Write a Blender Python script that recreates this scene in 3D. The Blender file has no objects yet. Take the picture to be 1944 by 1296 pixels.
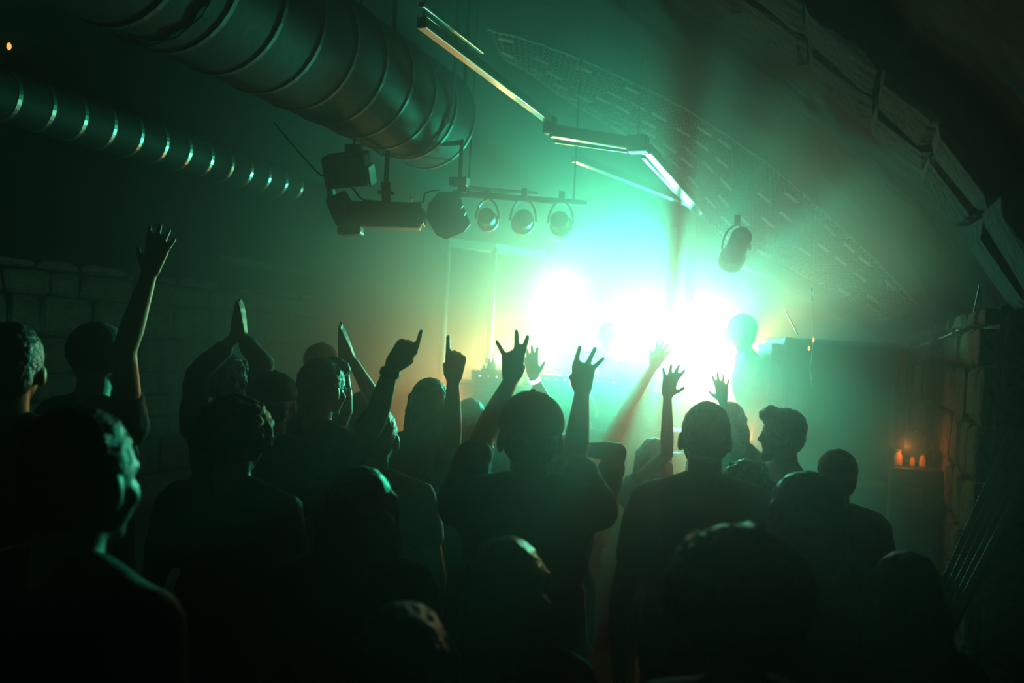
import bpy, bmesh, math, random
from mathutils import Vector, Matrix, noise
random.seed(7)
sc = bpy.context.scene
COL = sc.collection
R = math.radians

# ------------------------------------------------------------------ camera
FPX = 1728.0                      # 32 mm on a 36 mm sensor, picture 1944 wide
CAM = Vector((0, 0, 1.95))
YAW, ROLL = R(20), R(3)
F = Vector((-math.sin(YAW), math.cos(YAW), 0))
R0 = Vector((math.cos(YAW), math.sin(YAW), 0))
UP = Vector((0, 0, 1))
RT = R0 * math.cos(ROLL) + UP * math.sin(ROLL)
UU = UP * math.cos(ROLL) - R0 * math.sin(ROLL)
def P(px, py, d):
    """the place that is d metres deep along the view and seen at that point of the photograph"""
    return CAM + F * d + RT * ((px - 972) / FPX * d) + UU * ((648 - py) / FPX * d)
cd = bpy.data.cameras.new('camera'); cam = bpy.data.objects.new('camera', cd); COL.objects.link(cam)
M3 = Matrix((RT, UU, -F)).transposed()
cam.matrix_world = Matrix.Translation(CAM) @ M3.to_4x4()
cd.lens = 32; cd.sensor_width = 36; cd.clip_start = 0.05
cd.dof.use_dof = True; cd.dof.focus_distance = 4.0; cd.dof.aperture_fstop = 2.4
sc.camera = cam

# ------------------------------------------------------------------ world, exposure
w = bpy.data.worlds.new('world'); sc.world = w; w.use_nodes = True
w.node_tree.nodes['Background'].inputs[0].default_value = (0, 0, 0, 1)
w.node_tree.nodes['Background'].inputs[1].default_value = 0
sc.view_settings.view_transform = 'Standard'; sc.view_settings.look = 'None'
sc.view_settings.gamma = 1; sc.view_settings.use_curve_mapping = False
sc.view_settings.exposure = 0.0
sc.cycles.use_denoising = True; sc.cycles.use_adaptive_sampling = True; sc.cycles.adaptive_threshold = .02
sc.cycles.max_bounces = 4; sc.cycles.diffuse_bounces = 1; sc.cycles.glossy_bounces = 2
sc.cycles.volume_bounces = 0; sc.cycles.transmission_bounces = 3
sc.cycles.sample_clamp_indirect = 3.0

# ------------------------------------------------------------------ lamps of the stage (fixtures are built further down)
GREEN = (0.03, 1.0, 0.56); MINT = (0.85, 1.0, 0.80); WARM = (1.0, 0.60, 0.14); AMBER = (1.0, 0.30, 0.05)
def spot(pos, aim, col, power, angle=150, radius=.07, blend=1.0):
    ld = bpy.data.lights.new('stage_beam', 'SPOT'); ld.energy = power; ld.color = col
    ld.spot_size = R(angle); ld.spot_blend = blend; ld.shadow_soft_size = radius
    o = bpy.data.objects.new('stage_beam', ld); COL.objects.link(o)
    o.location = pos; o.rotation_euler = (aim - pos).to_track_quat('-Z', 'Y').to_euler()
    return o
HAZE = (.021, .11, .06); HAZE_G = (.88, .66, .48)   # scattering per metre: everywhere, from mid-room on, round the stage
LAMPS = [  # pixel, depth, aim (pixel, depth), colour, watts, cone
    ((1262, 622, 8.15), (400, 700, 3.0), GREEN, 1900, 90),
    ((1345, 628, 8.05), (1240, 740, 2.0), MINT, 95, 58),
    ((1172, 648, 8.25), (1140, 700, 2.0), MINT, 110, 64),
    ((1062, 552, 8.30), (1040, 800, 3.0), (1.0, .72, .22), 52, 60),
    ((1395, 690, 7.80), (1500, 850, 3.0), WARM, 230, 66),
    ((960, 700, 8.20), (860, 790, 3.0), WARM, 215, 62),
    ((1352, 735, 7.3), (1450, 330, 6.4), GREEN, 130, 34),  # added uplight, makes the netting catch light
]
for a, b, c, e, ang in LAMPS:
    spot(P(*a) - F * .12, P(*b), c, e, ang)
FLOORLAMPS = [((1405, 830, 6.35), (1420, 700, 2.0), AMBER, 45, 140), ((850, 775, 6.9), (800, 690, 2.0), AMBER, 40, 150)]
for a, b, c, e, ang in FLOORLAMPS:
    spot(P(*a) - F * .1, P(*b), c, e, ang)

# ------------------------------------------------------------------ materials
def mat(name, col, rough=.8, metal=0.0, bump=0.0, bscale=20, vary=0.0, vscale=4, emit=None, estr=0, spec=.4, col2=None):
    m = bpy.data.materials.new(name); m.use_nodes = True
    nt = m.node_tree; b = nt.nodes['Principled BSDF']
    b.inputs['Base Color'].default_value = (*col, 1); b.inputs['Roughness'].default_value = rough
    b.inputs['Metallic'].default_value = metal; b.inputs['Specular IOR Level'].default_value = spec
    tc = nt.nodes.new('ShaderNodeTexCoord')
    if vary or col2:
        n = nt.nodes.new('ShaderNodeTexNoise'); n.inputs['Scale'].default_value = vscale; n.inputs['Detail'].default_value = 6
        nt.links.new(tc.outputs['Object'], n.inputs['Vector'])
        r = nt.nodes.new('ShaderNodeValToRGB'); c2 = col2 or tuple(c * (1 - vary) for c in col)
        r.color_ramp.elements[0].position = .35; r.color_ramp.elements[0].color = (*c2, 1)
        r.color_ramp.elements[1].position = .65; r.color_ramp.elements[1].color = (*col, 1)
        nt.links.new(n.outputs['Fac'], r.inputs['Fac']); nt.links.new(r.outputs['Color'], b.inputs['Base Color'])
    if bump:
        n = nt.nodes.new('ShaderNodeTexNoise'); n.inputs['Scale'].default_value = bscale; n.inputs['Detail'].default_value = 5
        nt.links.new(tc.outputs['Object'], n.inputs['Vector'])
        bp = nt.nodes.new('ShaderNodeBump'); bp.inputs['Strength'].default_value = bump; bp.inputs['Distance'].default_value = .02
        nt.links.new(n.outputs['Fac'], bp.inputs['Height']); nt.links.new(bp.outputs['Normal'], b.inputs['Normal'])
    if emit:
        b.inputs['Emission Color'].default_value = (*emit, 1); b.inputs['Emission Strength'].default_value = estr
    return m
M = {
 'plaster': mat('old_plaster', (.07, .065, .048), .9, bump=.8, bscale=9, vary=.5, vscale=2.5),
 'vault': mat('dark_vault', (.014, .013, .011), 1.0, spec=.04, bump=.7, bscale=7, vary=.5, vscale=3),  # near-black base with patchy noise
 'stone': mat('rough_stone', (.20, .13, .08), .9, bump=1.0, bscale=14, vary=.55, vscale=5),
 'pale_stone': mat('pale_wall_stone', (.34, .33, .26), .9, bump=1.0, bscale=14, vary=.45, vscale=5),  # lighter copy of the stone for the left wall
 'mortar': mat('mortar', (.10, .09, .07), .95, bump=.8, bscale=20),
 'floor': mat('concrete_floor', (.05, .05, .045), .5, bump=.3, vary=.4),
 'black': mat('black_paint', (.018, .018, .018), .5, bump=.1),
 'blackmetal': mat('black_metal', (.03, .03, .03), .35, metal=.3),
 'case': mat('black_speaker_paint', (.035, .032, .025), .6, bump=.4, bscale=90),
 'grille': mat('speaker_grille_cloth', (.02, .02, .018), .9, bump=.4, bscale=120),
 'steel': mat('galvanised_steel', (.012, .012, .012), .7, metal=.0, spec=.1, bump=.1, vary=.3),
 'alu': mat('brushed_aluminium', (.75, .75, .73), .25, metal=1.0, bump=.05),
 'wire': mat('zinc_wire', (.7, .72, .7), .35, metal=.4),
 'wood': mat('worn_wood', (.30, .17, .08), .6, bump=.3, bscale=30, vary=.4, vscale=8),
 'ply': mat('pale_plywood', (.35, .32, .20), .7, bump=.2, vary=.2),
 'stage': mat('stage_carpet', (.03, .03, .03), .95, bump=.3),
 'cable': mat('rubber_cable', (.015, .015, .015), .5),
 'glass': mat('bottle_glass', (.5, .55, .5), .08, spec=.8),
 'amberglass': mat('amber_glass', (.5, .18, .03), .15, emit=(1, .30, .04), estr=.10),
 'mesh_cap': mat('cap_cloth', (.03, .03, .03), .8),
 'white_band': mat('white_band', (.8, .75, .9), .5, emit=(.8, .7, 1), estr=1.5),  # glow added so the plain band reads bright; it is no lamp
 'led_violet': mat('violet_led', (.6, .4, .9), .4, emit=(.7, .45, 1), estr=9),
 'led_amber': mat('amber_led', (.9, .4, .1), .4, emit=(1, .4, .08), estr=1.5),
 'led_red': mat('red_led', (.9, .1, .05), .4, emit=(1, .08, .02), estr=1.2),
 'screen': mat('dim_screen', (.1, .1, .1), .3, emit=(1, .7, .4), estr=.8),
 'clip_glint': mat('glint_white_metal', (.8, .8, .78), .3),  # white base stands in for glints on the metal clips
 'satin': mat('satin_steel', (.85, .85, .83), .42, metal=1.0),
 'silver': mat('silver_panel', (.4, .4, .38), .3, metal=.8),
}
for n, c in (('lens_green', MINT), ('lens_warm', WARM), ('lens_amber', AMBER)):
    M[n] = mat(n, c, .3, emit=c, estr=10 if n != 'lens_amber' else 12)
SKIN = [mat('skin_%s' % n, c, .5, bump=.1, bscale=60) for n, c in (('fair', (0.3, 0.18, 0.132)), ('tan', (0.216, 0.12, 0.078)), ('olive', (0.168, 0.096, 0.06)))]
HAIR = {n: mat('%s_hair' % n, c, .5, bump=.6, bscale=60, vary=.4, vscale=25, spec=.35) for n, c in
        (('black', (.012, .010, .009)), ('brown', (.05, .03, .018)), ('fair', (.28, .20, .10)), ('grey', (.16, .15, .14)))}
CLOTH = {n: mat('%s_cloth' % n, c, .9, bump=.5, bscale=14) for n, c in
         (('black', (.018, .018, .02)), ('charcoal', (.05, .05, .052)), ('green', (.04, .07, .05)), ('red', (.12, .03, .025)),
          ('blue', (.04, .05, .09)), ('white', (.5, .5, .48)), ('brown', (.09, .06, .04)), ('grey', (.16, .16, .16)))}
M['denim'] = mat('dark_denim', (.03, .04, .06), .9, bump=.2)
M['rings'] = mat('dull_seam', (.012, .012, .012), .6)
EYE = mat('eye_white', (.6, .6, .6), .2)

# ------------------------------------------------------------------ mesh helpers
class MB:
    def __init__(s): s.v = []; s.f = []
    def add(s, vs, fs):
        o = len(s.v); s.v += [tuple(v) for v in vs]; s.f += [tuple(i + o for i in f) for f in fs]; return s
    def box(s, c, size, rot=None):
        c = Vector(c); hx, hy, hz = [k / 2 for k in size]; vs = []
        for x in (-hx, hx):
            for y in (-hy, hy):
                for z in (-hz, hz):
                    p = Vector((x, y, z)); p = rot @ p if rot else p; vs.append(c + p)
        return s.add(vs, [(0, 1, 3, 2), (4, 6, 7, 5), (0, 4, 5, 1), (2, 3, 7, 6), (0, 2, 6, 4), (1, 5, 7, 3)])
    def ell(s, c, r, n=14, m=9, rot=None):
        c = Vector(c); vs = []
        q = lambda p: c + (rot @ p if rot else p)
        vs.append(q(Vector((0, 0, r[2]))))
        for j in range(1, m):
            t = math.pi * j / m
            for i in range(n):
                a = 2 * math.pi * i / n
                vs.append(q(Vector((r[0] * math.sin(t) * math.cos(a), r[1] * math.sin(t) * math.sin(a), r[2] * math.cos(t)))))
        vs.append(q(Vector((0, 0, -r[2])))); fs = []
        for i in range(n): fs.append((0, 1 + i, 1 + (i + 1) % n))
        for j in range(m - 2):
            for i in range(n):
                a = 1 + j * n + i; b = 1 + j * n + (i + 1) % n; fs.append((a, a + n, b + n, b))
        L = len(vs) - 1; k = 1 + (m - 2) * n
        for i in range(n): fs.append((L, k + (i + 1) % n, k + i))
        return s.add(vs, fs)
    def cone(s, a, b, ra, rb, n=12, flat=1.0, nrm=None):
        """a tapered limb with rounded ends"""
        a = Vector(a); b = Vector(b); d = b - a; L = d.length
        if L < 1e-6: return s.ell(a, (ra, ra, ra))
        z = d / L
        x = (nrm - z * nrm.dot(z)).normalized() if nrm is not None else z.orthogonal().normalized()
        y = z.cross(x); rings = []
        for t in (75, 50, 25, 0): rings.append((a - z * ra * math.sin(R(t)), ra * math.cos(R(t))))
        for t in (.33, .67): rings.append((a + d * t, ra + (rb - ra) * t))
        for t in (0, 25, 50, 75): rings.append((b + z * rb * math.sin(R(t)), rb * math.cos(R(t))))
        vs = [a - z * ra]
        for c, r in rings:
            for i in range(n):
                g = 2 * math.pi * i / n; vs.append(c + x * (r * math.cos(g) * flat) + y * (r * math.sin(g)))
        vs.append(b + z * rb); fs = []
        for i in range(n): fs.append((0, 1 + (i + 1) % n, 1 + i))
        for j in range(len(rings) - 1):
            for i in range(n):
                p = 1 + j * n + i; q = 1 + j * n + (i + 1) % n; fs.append((p, q, q + n, p + n))
        k = 1 + (len(rings) - 1) * n; e = len(vs) - 1
        for i in range(n): fs.append((e, k + i, k + (i + 1) % n))
        return s.add(vs, fs)
    def tube(s, pts, r, n=8, caps=True):
        pts = [Vector(p) for p in pts]; rings = []; x = None
        for i, p in enumerate(pts):
            t = (pts[min(i + 1, len(pts) - 1)] - pts[max(i - 1, 0)]).normalized()
            x = t.orthogonal().normalized() if x is None else (x - t * x.dot(t)).normalized()
            y = t.cross(x); rr = r[i] if isinstance(r, (list, tuple)) else r
            rings += [p + x * rr * math.cos(2 * math.pi * k / n) + y * rr * math.sin(2 * math.pi * k / n) for k in range(n)]
        fs = []
        for i in range(len(pts) - 1):
            for k in range(n):
                a = i * n + k; b = i * n + (k + 1) % n; fs.append((a, b, b + n, a + n))
        if caps: fs.append(tuple(range(n))[::-1]); fs.append(tuple((len(pts) - 1) * n + k for k in range(n)))
        return s.add(rings, fs)
    def beam(s, a, b, w, h):
        a = Vector(a); b = Vector(b); z = (b - a).normalized()
        x = z.cross(UP)
        x = x.normalized() if x.length > .05 else Vector((1, 0, 0)); y = x.cross(z)
        rot = Matrix((x, z, y)).transposed()
        return s.box((a + b) / 2, (w, (b - a).length, h), rot)
    def lathe(s, prof, c, axis=UP, n=24):
        c = Vector(c); z = Vector(axis).normalized(); x = z.orthogonal().normalized(); y = z.cross(x); vs = []
        for r, h in prof:
            for k in range(n):
                a = 2 * math.pi * k / n; vs.append(c + z * h + x * r * math.cos(a) + y * r * math.sin(a))
        fs = []
        for j in range(len(prof) - 1):
            for k in range(n):
                a = j * n + k; b = j * n + (k + 1) % n; fs.append((a, b, b + n, a + n))
        fs.append(tuple(range(n))[::-1]); fs.append(tuple((len(prof) - 1) * n + k for k in range(n)))
        return s.add(vs, fs)
    def shift(s, o):
        s.v = [(v[0] - o.x, v[1] - o.y, v[2] - o.z) for v in s.v]; return s
    def build(s, name, m, parent=None, smooth=False, bevel=0):
        me = bpy.data.meshes.new(name); me.from_pydata(s.v, [], s.f)
        bm = bmesh.new(); bm.from_mesh(me); bmesh.ops.recalc_face_normals(bm, faces=bm.faces)
        if bevel: bmesh.ops.bevel(bm, geom=[e for e in bm.edges], offset=bevel, segments=2, affect='EDGES', profile=.5, clamp_overlap=True)
        bm.to_mesh(me); bm.free()
        if smooth:
            for p in me.polygons: p.use_smooth = True
        me.materials.append(m)
        o = bpy.data.objects.new(name, me); COL.objects.link(o)
        if parent: o.parent = parent
        return o
    def meld(s, name, m, parent, voxel, ratio=1.0, smooth=2, rough=0.0, rscale=20):
        """melt overlapping volumes into one continuous skin"""
        me = bpy.data.meshes.new('tmp'); me.from_pydata(s.v, [], s.f); me.update()
        t = bpy.data.objects.new('tmp', me); COL.objects.link(t)
        r = t.modifiers.new('r', 'REMESH'); r.mode = 'VOXEL'; r.voxel_size = voxel; r.use_smooth_shade = True
        if smooth:
            q = t.modifiers.new('s', 'SMOOTH'); q.factor = .5; q.iterations = smooth
        if ratio < 1:
            q = t.modifiers.new('d', 'DECIMATE'); q.ratio = ratio
        t.name = name
        if parent: t.parent = parent
        MELT.append((t, m, rough, rscale)); return t
MELT = []
def melt_all():
    """evaluate all melted skins in one go"""
    dg = bpy.context.evaluated_depsgraph_get(); new = []
    for t, m, rough, rs in MELT: new.append(bpy.data.meshes.new_from_object(t.evaluated_get(dg)))
    for (t, m, rough, rs), n in zip(MELT, new):
        if rough:
            for v in n.vertices: v.co += v.normal * rough * (noise.noise(v.co * rs) + .5 * noise.noise(v.co * rs * 2.3))
        n.polygons.foreach_set('use_smooth', [True] * len(n.polygons)); n.materials.clear(); n.materials.append(m)
        old = t.data; t.modifiers.clear(); t.data = n; n.name = t.name; bpy.data.meshes.remove(old)
def tag(o, label=None, cat=None, group=None, kind=None):
    if label: o['label'] = label
    if cat: o['category'] = cat
    if group: o['group'] = group
    if kind: o['kind'] = kind
    return o
def empty(name, loc, label, cat, group=None):
    o = bpy.data.objects.new(name, None); COL.objects.link(o); o.location = loc; o.empty_display_size = .1
    return tag(o, label, cat, group)

# ------------------------------------------------------------------ setting: a barrel-vaulted cellar running along Y
XR, XL, YB, YN = 0.6, -5.5, 8.6, -1.6
XC = (XR + XL) / 2
PROF = [(0, 4.2), (.52, 4.15), (1.27, 3.85), (2.19, 3.22), (2.8, 2.62), (3.05, 2.2)]
def vz(x):
    t = abs(x - XC)
    for (a, za), (b, zb) in zip(PROF, PROF[1:]):
        if t <= b + 1e-6:
            k = (t - a) / (b - a); k = min(max(k, 0), 1); return za + (zb - za) * k
    return 2.2
def vzs(x): return sum(vz(min(max(x + d, XL), XR)) for d in (-.3, -.2, -.1, 0, .1, .2, .3)) / 7 if abs(x - XC) < 2.7 else vz(x)
fl = MB().box((-1.2, 3.5, -.1), (9.4, 11.2, .2)).build('floor', M['floor']); tag(fl, 'dark concrete floor under the crowd', kind='structure')
mb = MB(); nx, ny = 44, 40; vs = []
for j in range(ny + 1):
    for i in range(nx + 1):
        x = XL + (XR - XL) * i / nx; y = YN + (YB - YN) * j / ny
        h = .02 * noise.noise(Vector((x * 2, y * 2, 3))) if 0 < i < nx else 0
        vs.append((x, y, vzs(x) + h))
n1 = len(vs); vs += [(v[0], v[1], v[2] + .25) for v in vs]; fs = []
for j in range(ny):
    for i in range(nx):
        a = j * (nx + 1) + i; q = (a, a + 1, a + nx + 2, a + nx + 1); fs += [q, tuple(k + n1 for k in q[::-1])]
mb.add(vs, fs); o = mb.build('ceiling', M['vault'], smooth=True); tag(o, 'dark barrel vault over the cellar', kind='structure')
def wall(name, c, size, m, label):
    return tag(MB().box(c, size).build(name, m), label, kind='structure')
wb = wall('wall_back', ((XL + XR) / 2, YB + .1, 2.3), (XR - XL + .6, .2, 4.6), M['plaster'], 'plastered end wall behind the stage')
wl = wall('wall_left', (XL - .1, (YN + YB) / 2, 1.3), (.2, YB - YN, 2.6), M['mortar'], 'rough stone side wall on the far side of the crowd')
wr = wall('wall_right', (XR + .5, 6.4, 1.3), (1.0, 4.4, 2.6), M['mortar'], 'rough stone pier beside the speaker stack')
wall('wall_near', (-1.2, YN - .1, 2.3), (9.4, .2, 4.6), M['plaster'], 'plain end wall behind the crowd')
wall('wall_side', (3.0, 1.3, 1.3), (.2, 6.0, 2.6), M['mortar'], 'stone wall of the dark side bay')
wall('ceiling_side', (1.8, 1.3, 2.5), (2.4, 5.8, .3), M['vault'], 'low flat ceiling of the dark side bay')

def stone_mesh(k, m='stone', bev=.12):
    me = bpy.data.meshes.new('stone'); bm = bmesh.new(); bmesh.ops.create_cube(bm, size=1)
    rr = random.Random(k)
    bmesh.ops.bevel(bm, geom=list(bm.edges), offset=bev, segments=1, affect='EDGES')
    for v in bm.verts: v.co += Vector((rr.uniform(-.05, .05) for _ in range(3)))
    bm.to_mesh(me); bm.free(); me.materials.append(M[m]); return me
STONES = [stone_mesh(k) for k in range(8)]; DARK = [stone_mesh(k, 'vault') for k in range(8)]; PALE = [stone_mesh(k, 'pale_stone') for k in range(8)]  # DARK puts the dimness of the arch blocks into their colour
def stone(parent, name, loc, size, rot=None):
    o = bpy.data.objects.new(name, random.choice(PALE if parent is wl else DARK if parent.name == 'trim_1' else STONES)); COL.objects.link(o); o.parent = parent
    o.location = loc; o.scale = size
    if rot is not None: o.rotation_euler = rot
    return o
def courses(parent, y0, y1, z0, z1, x, sgn, h=.2, ln=.36):
    z = z0
    while z < z1 - .05:
        hh = min(h * random.uniform(.75, 1.25), z1 - z); y = y0 + random.uniform(-.15, 0)
        while y < y1:
            l = ln * random.uniform(.6, 1.35); a = max(y, y0); b = min(y + l, y1)
            if b - a > .06:
                stone(parent, 'stone', (x + sgn * random.uniform(.0, .03), (a + b) / 2, z + hh / 2), (.12, b - a - .015, hh - .015))
            y += l
        z += hh
courses(wr, 4.2, 8.55, 0, 2.2, XR, -1)
courses(wl, 4.3, 8.55, .4, 2.5, XL, 1, h=.24, ln=.42)
z = 0                                                    # end face of the pier, towards the side bay
while z < 2.15:
    hh = random.uniform(.16, .24); x = XR
    while x < 1.5:
        l = random.uniform(.22, .42); stone(wr, 'stone', (x + l / 2, 4.2, z + hh / 2), (l - .015, .1, hh - .015)); x += l
    z += hh
rib = tag(bpy.data.objects.new('trim_1', None), 'transverse arch of big dark stone blocks across the vault', kind='structure'); COL.objects.link(rib)
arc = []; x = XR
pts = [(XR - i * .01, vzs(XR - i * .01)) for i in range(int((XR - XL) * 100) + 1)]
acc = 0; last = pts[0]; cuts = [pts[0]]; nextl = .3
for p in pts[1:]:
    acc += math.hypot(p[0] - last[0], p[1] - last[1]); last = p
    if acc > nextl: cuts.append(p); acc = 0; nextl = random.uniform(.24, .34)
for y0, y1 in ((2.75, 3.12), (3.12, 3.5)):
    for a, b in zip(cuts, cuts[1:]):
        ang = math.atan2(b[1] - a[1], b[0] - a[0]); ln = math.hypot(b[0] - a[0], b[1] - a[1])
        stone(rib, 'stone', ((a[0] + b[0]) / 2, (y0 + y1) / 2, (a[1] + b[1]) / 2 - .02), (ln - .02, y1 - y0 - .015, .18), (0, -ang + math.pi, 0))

# haze that fills the cellar
hx = [XL + .04 + (XR - XL - .08) * i / 20 for i in range(21)]
def haze(name, y0, y1, density, g, parent=None):
    n_ = .03 * (0 if parent is None else 1)
    ring = [(XL + .04 + n_, .01 + n_), (XR - .04 - n_, .01 + n_)] + [(min(max(x, XL + .04 + n_), XR - .04 - n_), vzs(x) - .06 - n_) for x in reversed(hx)]
    mb = MB(); n = len(ring)
    mb.add([(x, y0, z) for x, z in ring] + [(x, y1, z) for x, z in ring], [tuple(range(n)), tuple(range(2 * n - 1, n - 1, -1))] + [(i, (i + 1) % n, (i + 1) % n + n, i + n) for i in range(n)])
    hm = bpy.data.materials.new('stage_haze'); hm.use_nodes = True; nt = hm.node_tree; nt.nodes.clear()
    vo = nt.nodes.new('ShaderNodeVolumeScatter'); ou = nt.nodes.new('ShaderNodeOutputMaterial')
    vo.inputs['Color'].default_value = (1, 1, 1, 1); vo.inputs['Density'].default_value = density; vo.inputs['Anisotropy'].default_value = g
    nt.links.new(vo.outputs[0], ou.inputs['Volume'])
    return mb.build(name, hm, parent)
hz = haze('haze', YN + .02, YB - .02, HAZE[0], HAZE_G[0])
haze('dense_haze', 4.1, YB - .05, HAZE[1], HAZE_G[1], hz); haze('stage_haze', 5.6, YB - .08, HAZE[2], HAZE_G[2], hz)
tag(hz, 'thin haze filling the whole cellar, thickest at the stage', 'haze', kind='stuff')

# stage
ST = .5
DA = P(872, 722, 6.35); DB = P(1268, 748, 6.55); DS = (DB.y - DA.y) / (DB.x - DA.x)
def front(x): return DA.y + (x - DA.x) * DS - .62
sg = empty('stage', (-1.6, 7.45, 0), 'low black stage platform under the desk and performers', 'stage')
def prism(x0, x1, z0, z1, g=0):
    p = [(x0 + g, front(x0) + g), (x1 - g, front(x1) + g), (x1 - g, 8.5), (x0 + g, 8.5)]
    return MB().add([(x + 1.6, y - 7.45, z) for z in (z0, z1) for x, y in p], [(3, 2, 1, 0), (4, 5, 6, 7), (0, 1, 5, 4), (1, 2, 6, 5), (2, 3, 7, 6), (3, 0, 4, 7)])
prism(-3.6, .5, .01, ST - .03).build('platform', M['black'], sg)
for k in range(4): prism(-3.6 + k * 1.025, -3.6 + (k + 1) * 1.025, ST - .03, ST, .004).build('deck_panel', M['stage'], sg)

# ------------------------------------------------------------------ ducts under the vault
def duct(name, far, r, L, label, nr, m, stepback=0):
    a = Vector(far); root = empty(name, a, label, 'duct')
    prof = [(r * .96, 0.0), (r, 0.01)]
    nb = nr * 3
    for i in range(nb + 1): prof.append((r * (1.0 if i % 3 else 1.0), .02 + (L - .04) * i / nb))
    MB().lathe(prof, (0, 0, 0), (0, -1, 0), 32).build('duct_pipe', m, root, smooth=True)
    for i in range(nr):
        y = -(.0 + L * (i / nr) ** 1.0) if i else -.01
        rg = MB(); pr = [(r * .99, -.018), (r * 1.018, -.010), (r * 1.018, .010), (r * .99, .018)]
        rg.lathe(pr, (0, y, 0), (0, -1, 0), 32).build('seam_ring', M['rings' if r > .2 else 'alu'], root, smooth=False)
    return root
e = P(815, 225, 5.45); bd = duct('ventilation_duct', e, .30, 4.4, 'wide round ventilation duct with seam rings above the lighting rig', 16, M['steel'])
for y in (-.35, -2.3):
    b = MB(); zt = vzs(e.x) - e.z
    b.beam((-.31, y, 0), (-.31, y, vzs(e.x - .31) - e.z), .004, .03).beam((.31, y, 0), (.31, y, vzs(e.x + .31) - e.z), .004, .03)
    for k in range(8):
        g0, g1 = math.pi + math.pi * k / 8, math.pi + math.pi * (k + 1) / 8
        b.beam((.312 * math.cos(g0), y, .312 * math.sin(g0)), (.312 * math.cos(g1), y, .312 * math.sin(g1)), .03, .006)
    b.build('hanging_strap', M['steel'], bd)
MB().beam(P(738, 188, 4.95) - e, P(852, 246, 5.3) - e, .05, .02).build('flat_rail', M['alu'], bd)
e2 = P(548, 352, 6.6)
duct('slim_spiral_duct', e2, .125, 5.2, 'slim round duct with bright seam rings beside the wide duct', 26, M['steel'])
b = MB()
# tray under the wide duct
# ------------------------------------------------------------------ aluminium profile frame over the stage
fr = empty('overhead_truss', P(1300, 940, 7.3), 'zigzag frame of square aluminium profiles on two posts above the stage', 'frame')
O = Vector(fr.location); O.z = ST; fr.location = O
def bar(a, b, w=.045, name='crossbar', m='alu', h=None):
    q = MB().beam(P(*a) - O, P(*b) - O, w, h or w); q.build(name, M[m], fr, bevel=.004)
bar((800, 42, 3.6), (1040, 225, 5.15)); bar((800, 8, 3.5), (915, 98, 4.3), .02)
bar((1046, 248, 5.2), (1196, 272, 5.4), .05, h=.07); bar((1052, 268, 5.2), (1190, 287, 5.4), .02, m='wire')
bar((1228, 283, 5.45), (1330, 400, 6.75), .06); bar((1221, 297, 5.5), (1320, 402, 6.75), .025, m='wire')
bar((1090, 300, 6.0), (1312, 386, 6.75), .05); bar((1050, 450, 7.9), (1172, 488, 8.3), .04)
bar((1293, 430, 7.4), (1322, 472, 8.2), .035); bar((1290, 483, 7.9), (1310, 508, 8.45), .035)
for (a, b, d) in (((1318, 398), (1296, 760), 6.72), ((1281, 428), (1262, 760), 7.1)):
    t = P(a[0], a[1], d) - O
    MB().beam(t, Vector((t.x, t.y, 0)), .065, .065).build('post', M['alu'], fr, bevel=.006)
hubp = P(1211, 274, 5.42)
MB().box((0, 0, 0), (.12, .1, .1)).shift(O - hubp).build('corner_joint', M['blackmetal'], fr, bevel=.01)
t = P(1044, 238, 5.2) - O; MB().box(t, (.07, .07, .1)).build('corner_joint', M['blackmetal'], fr, bevel=.01)
for pq in ((1211, 262, 5.42), (805, 40, 3.62), (1100, 298, 6.03)):
    p = P(*pq); MB().tube([p - O, Vector((p.x, p.y, vzs(p.x) + .05)) - O], .004, 6).build('suspension_wire', M['wire'], fr)
# doorway-like frame left of the desk
gf = empty('goal_frame', (0, 0, 0), 'slender portal frame of bright tubes left of the desk', 'frame'); A = P(850, 462, 6.75); B = P(938, 478, 6.95); A.z = B.z = 2.66
A2 = A + Vector((.25, .55, 0)); B2 = B + Vector((.25, .5, 0)); O2 = Vector((A.x, A.y, ST)); gf.location = O2
for p in (A, B): MB().tube([Vector((p.x, p.y, ST)) - O2, p - O2], .026, 10).build('post', M['satin'], gf, smooth=True)
for p, q in ((A, B), (A, A2), (B, B2), (A2, B2)): MB().beam(p - O2, q - O2, .04, .06).build('crossbar', M['satin'], gf)

# ------------------------------------------------------------------ wire netting slung under the right flank of the vault
top = [(925, 55), (1030, 85), (1120, 120), (1210, 160), (1300, 205), (1370, 250), (1450, 305), (1530, 370), (1600, 435), (1660, 490), (1740, 575)]
bot = [(955, 105), (1020, 150), (1090, 200), (1160, 240), (1230, 285), (1290, 345), (1345, 425), (1400, 485), (1470, 520), (1550, 560), (1680, 610)]
def on_vault(px, py):
    d = 4.0
    while d < 8.5:
        p = P(px, py, d)
        if p.z > vzs(min(max(p.x, XL), XR)) - .05 or p.x > XR - .06 or p.y > YB - .2: return p
        d += .02
    return p
TP = []; BP = []
for t_, b_ in zip(top, bot):
    p = on_vault(*t_); TP.append(p); dd = (p - CAM).dot(F)
    q = on_vault(*b_); d2 = min((q - CAM).dot(F) - .1, dd + .8); BP.append(P(b_[0], b_[1], d2))
def lerp_list(L, t):
    k = t * (len(L) - 1); i = min(int(k), len(L) - 2); return L[i].lerp(L[i + 1], k - i)
def net(u, v):
    p = lerp_list(TP, u).lerp(lerp_list(BP, u), v); p = p.copy(); p.z -= .05 * math.sin(math.pi * v) + .01 * noise.noise(Vector((u * 30, v * 5, 0))); return p
wn = empty('wire_netting', net(.5, 0), 'wide sagging wire netting slung under the curved side of the vault', 'netting'); NO = Vector(wn.location)
NU, NV = 84, 15; b = MB()
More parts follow.
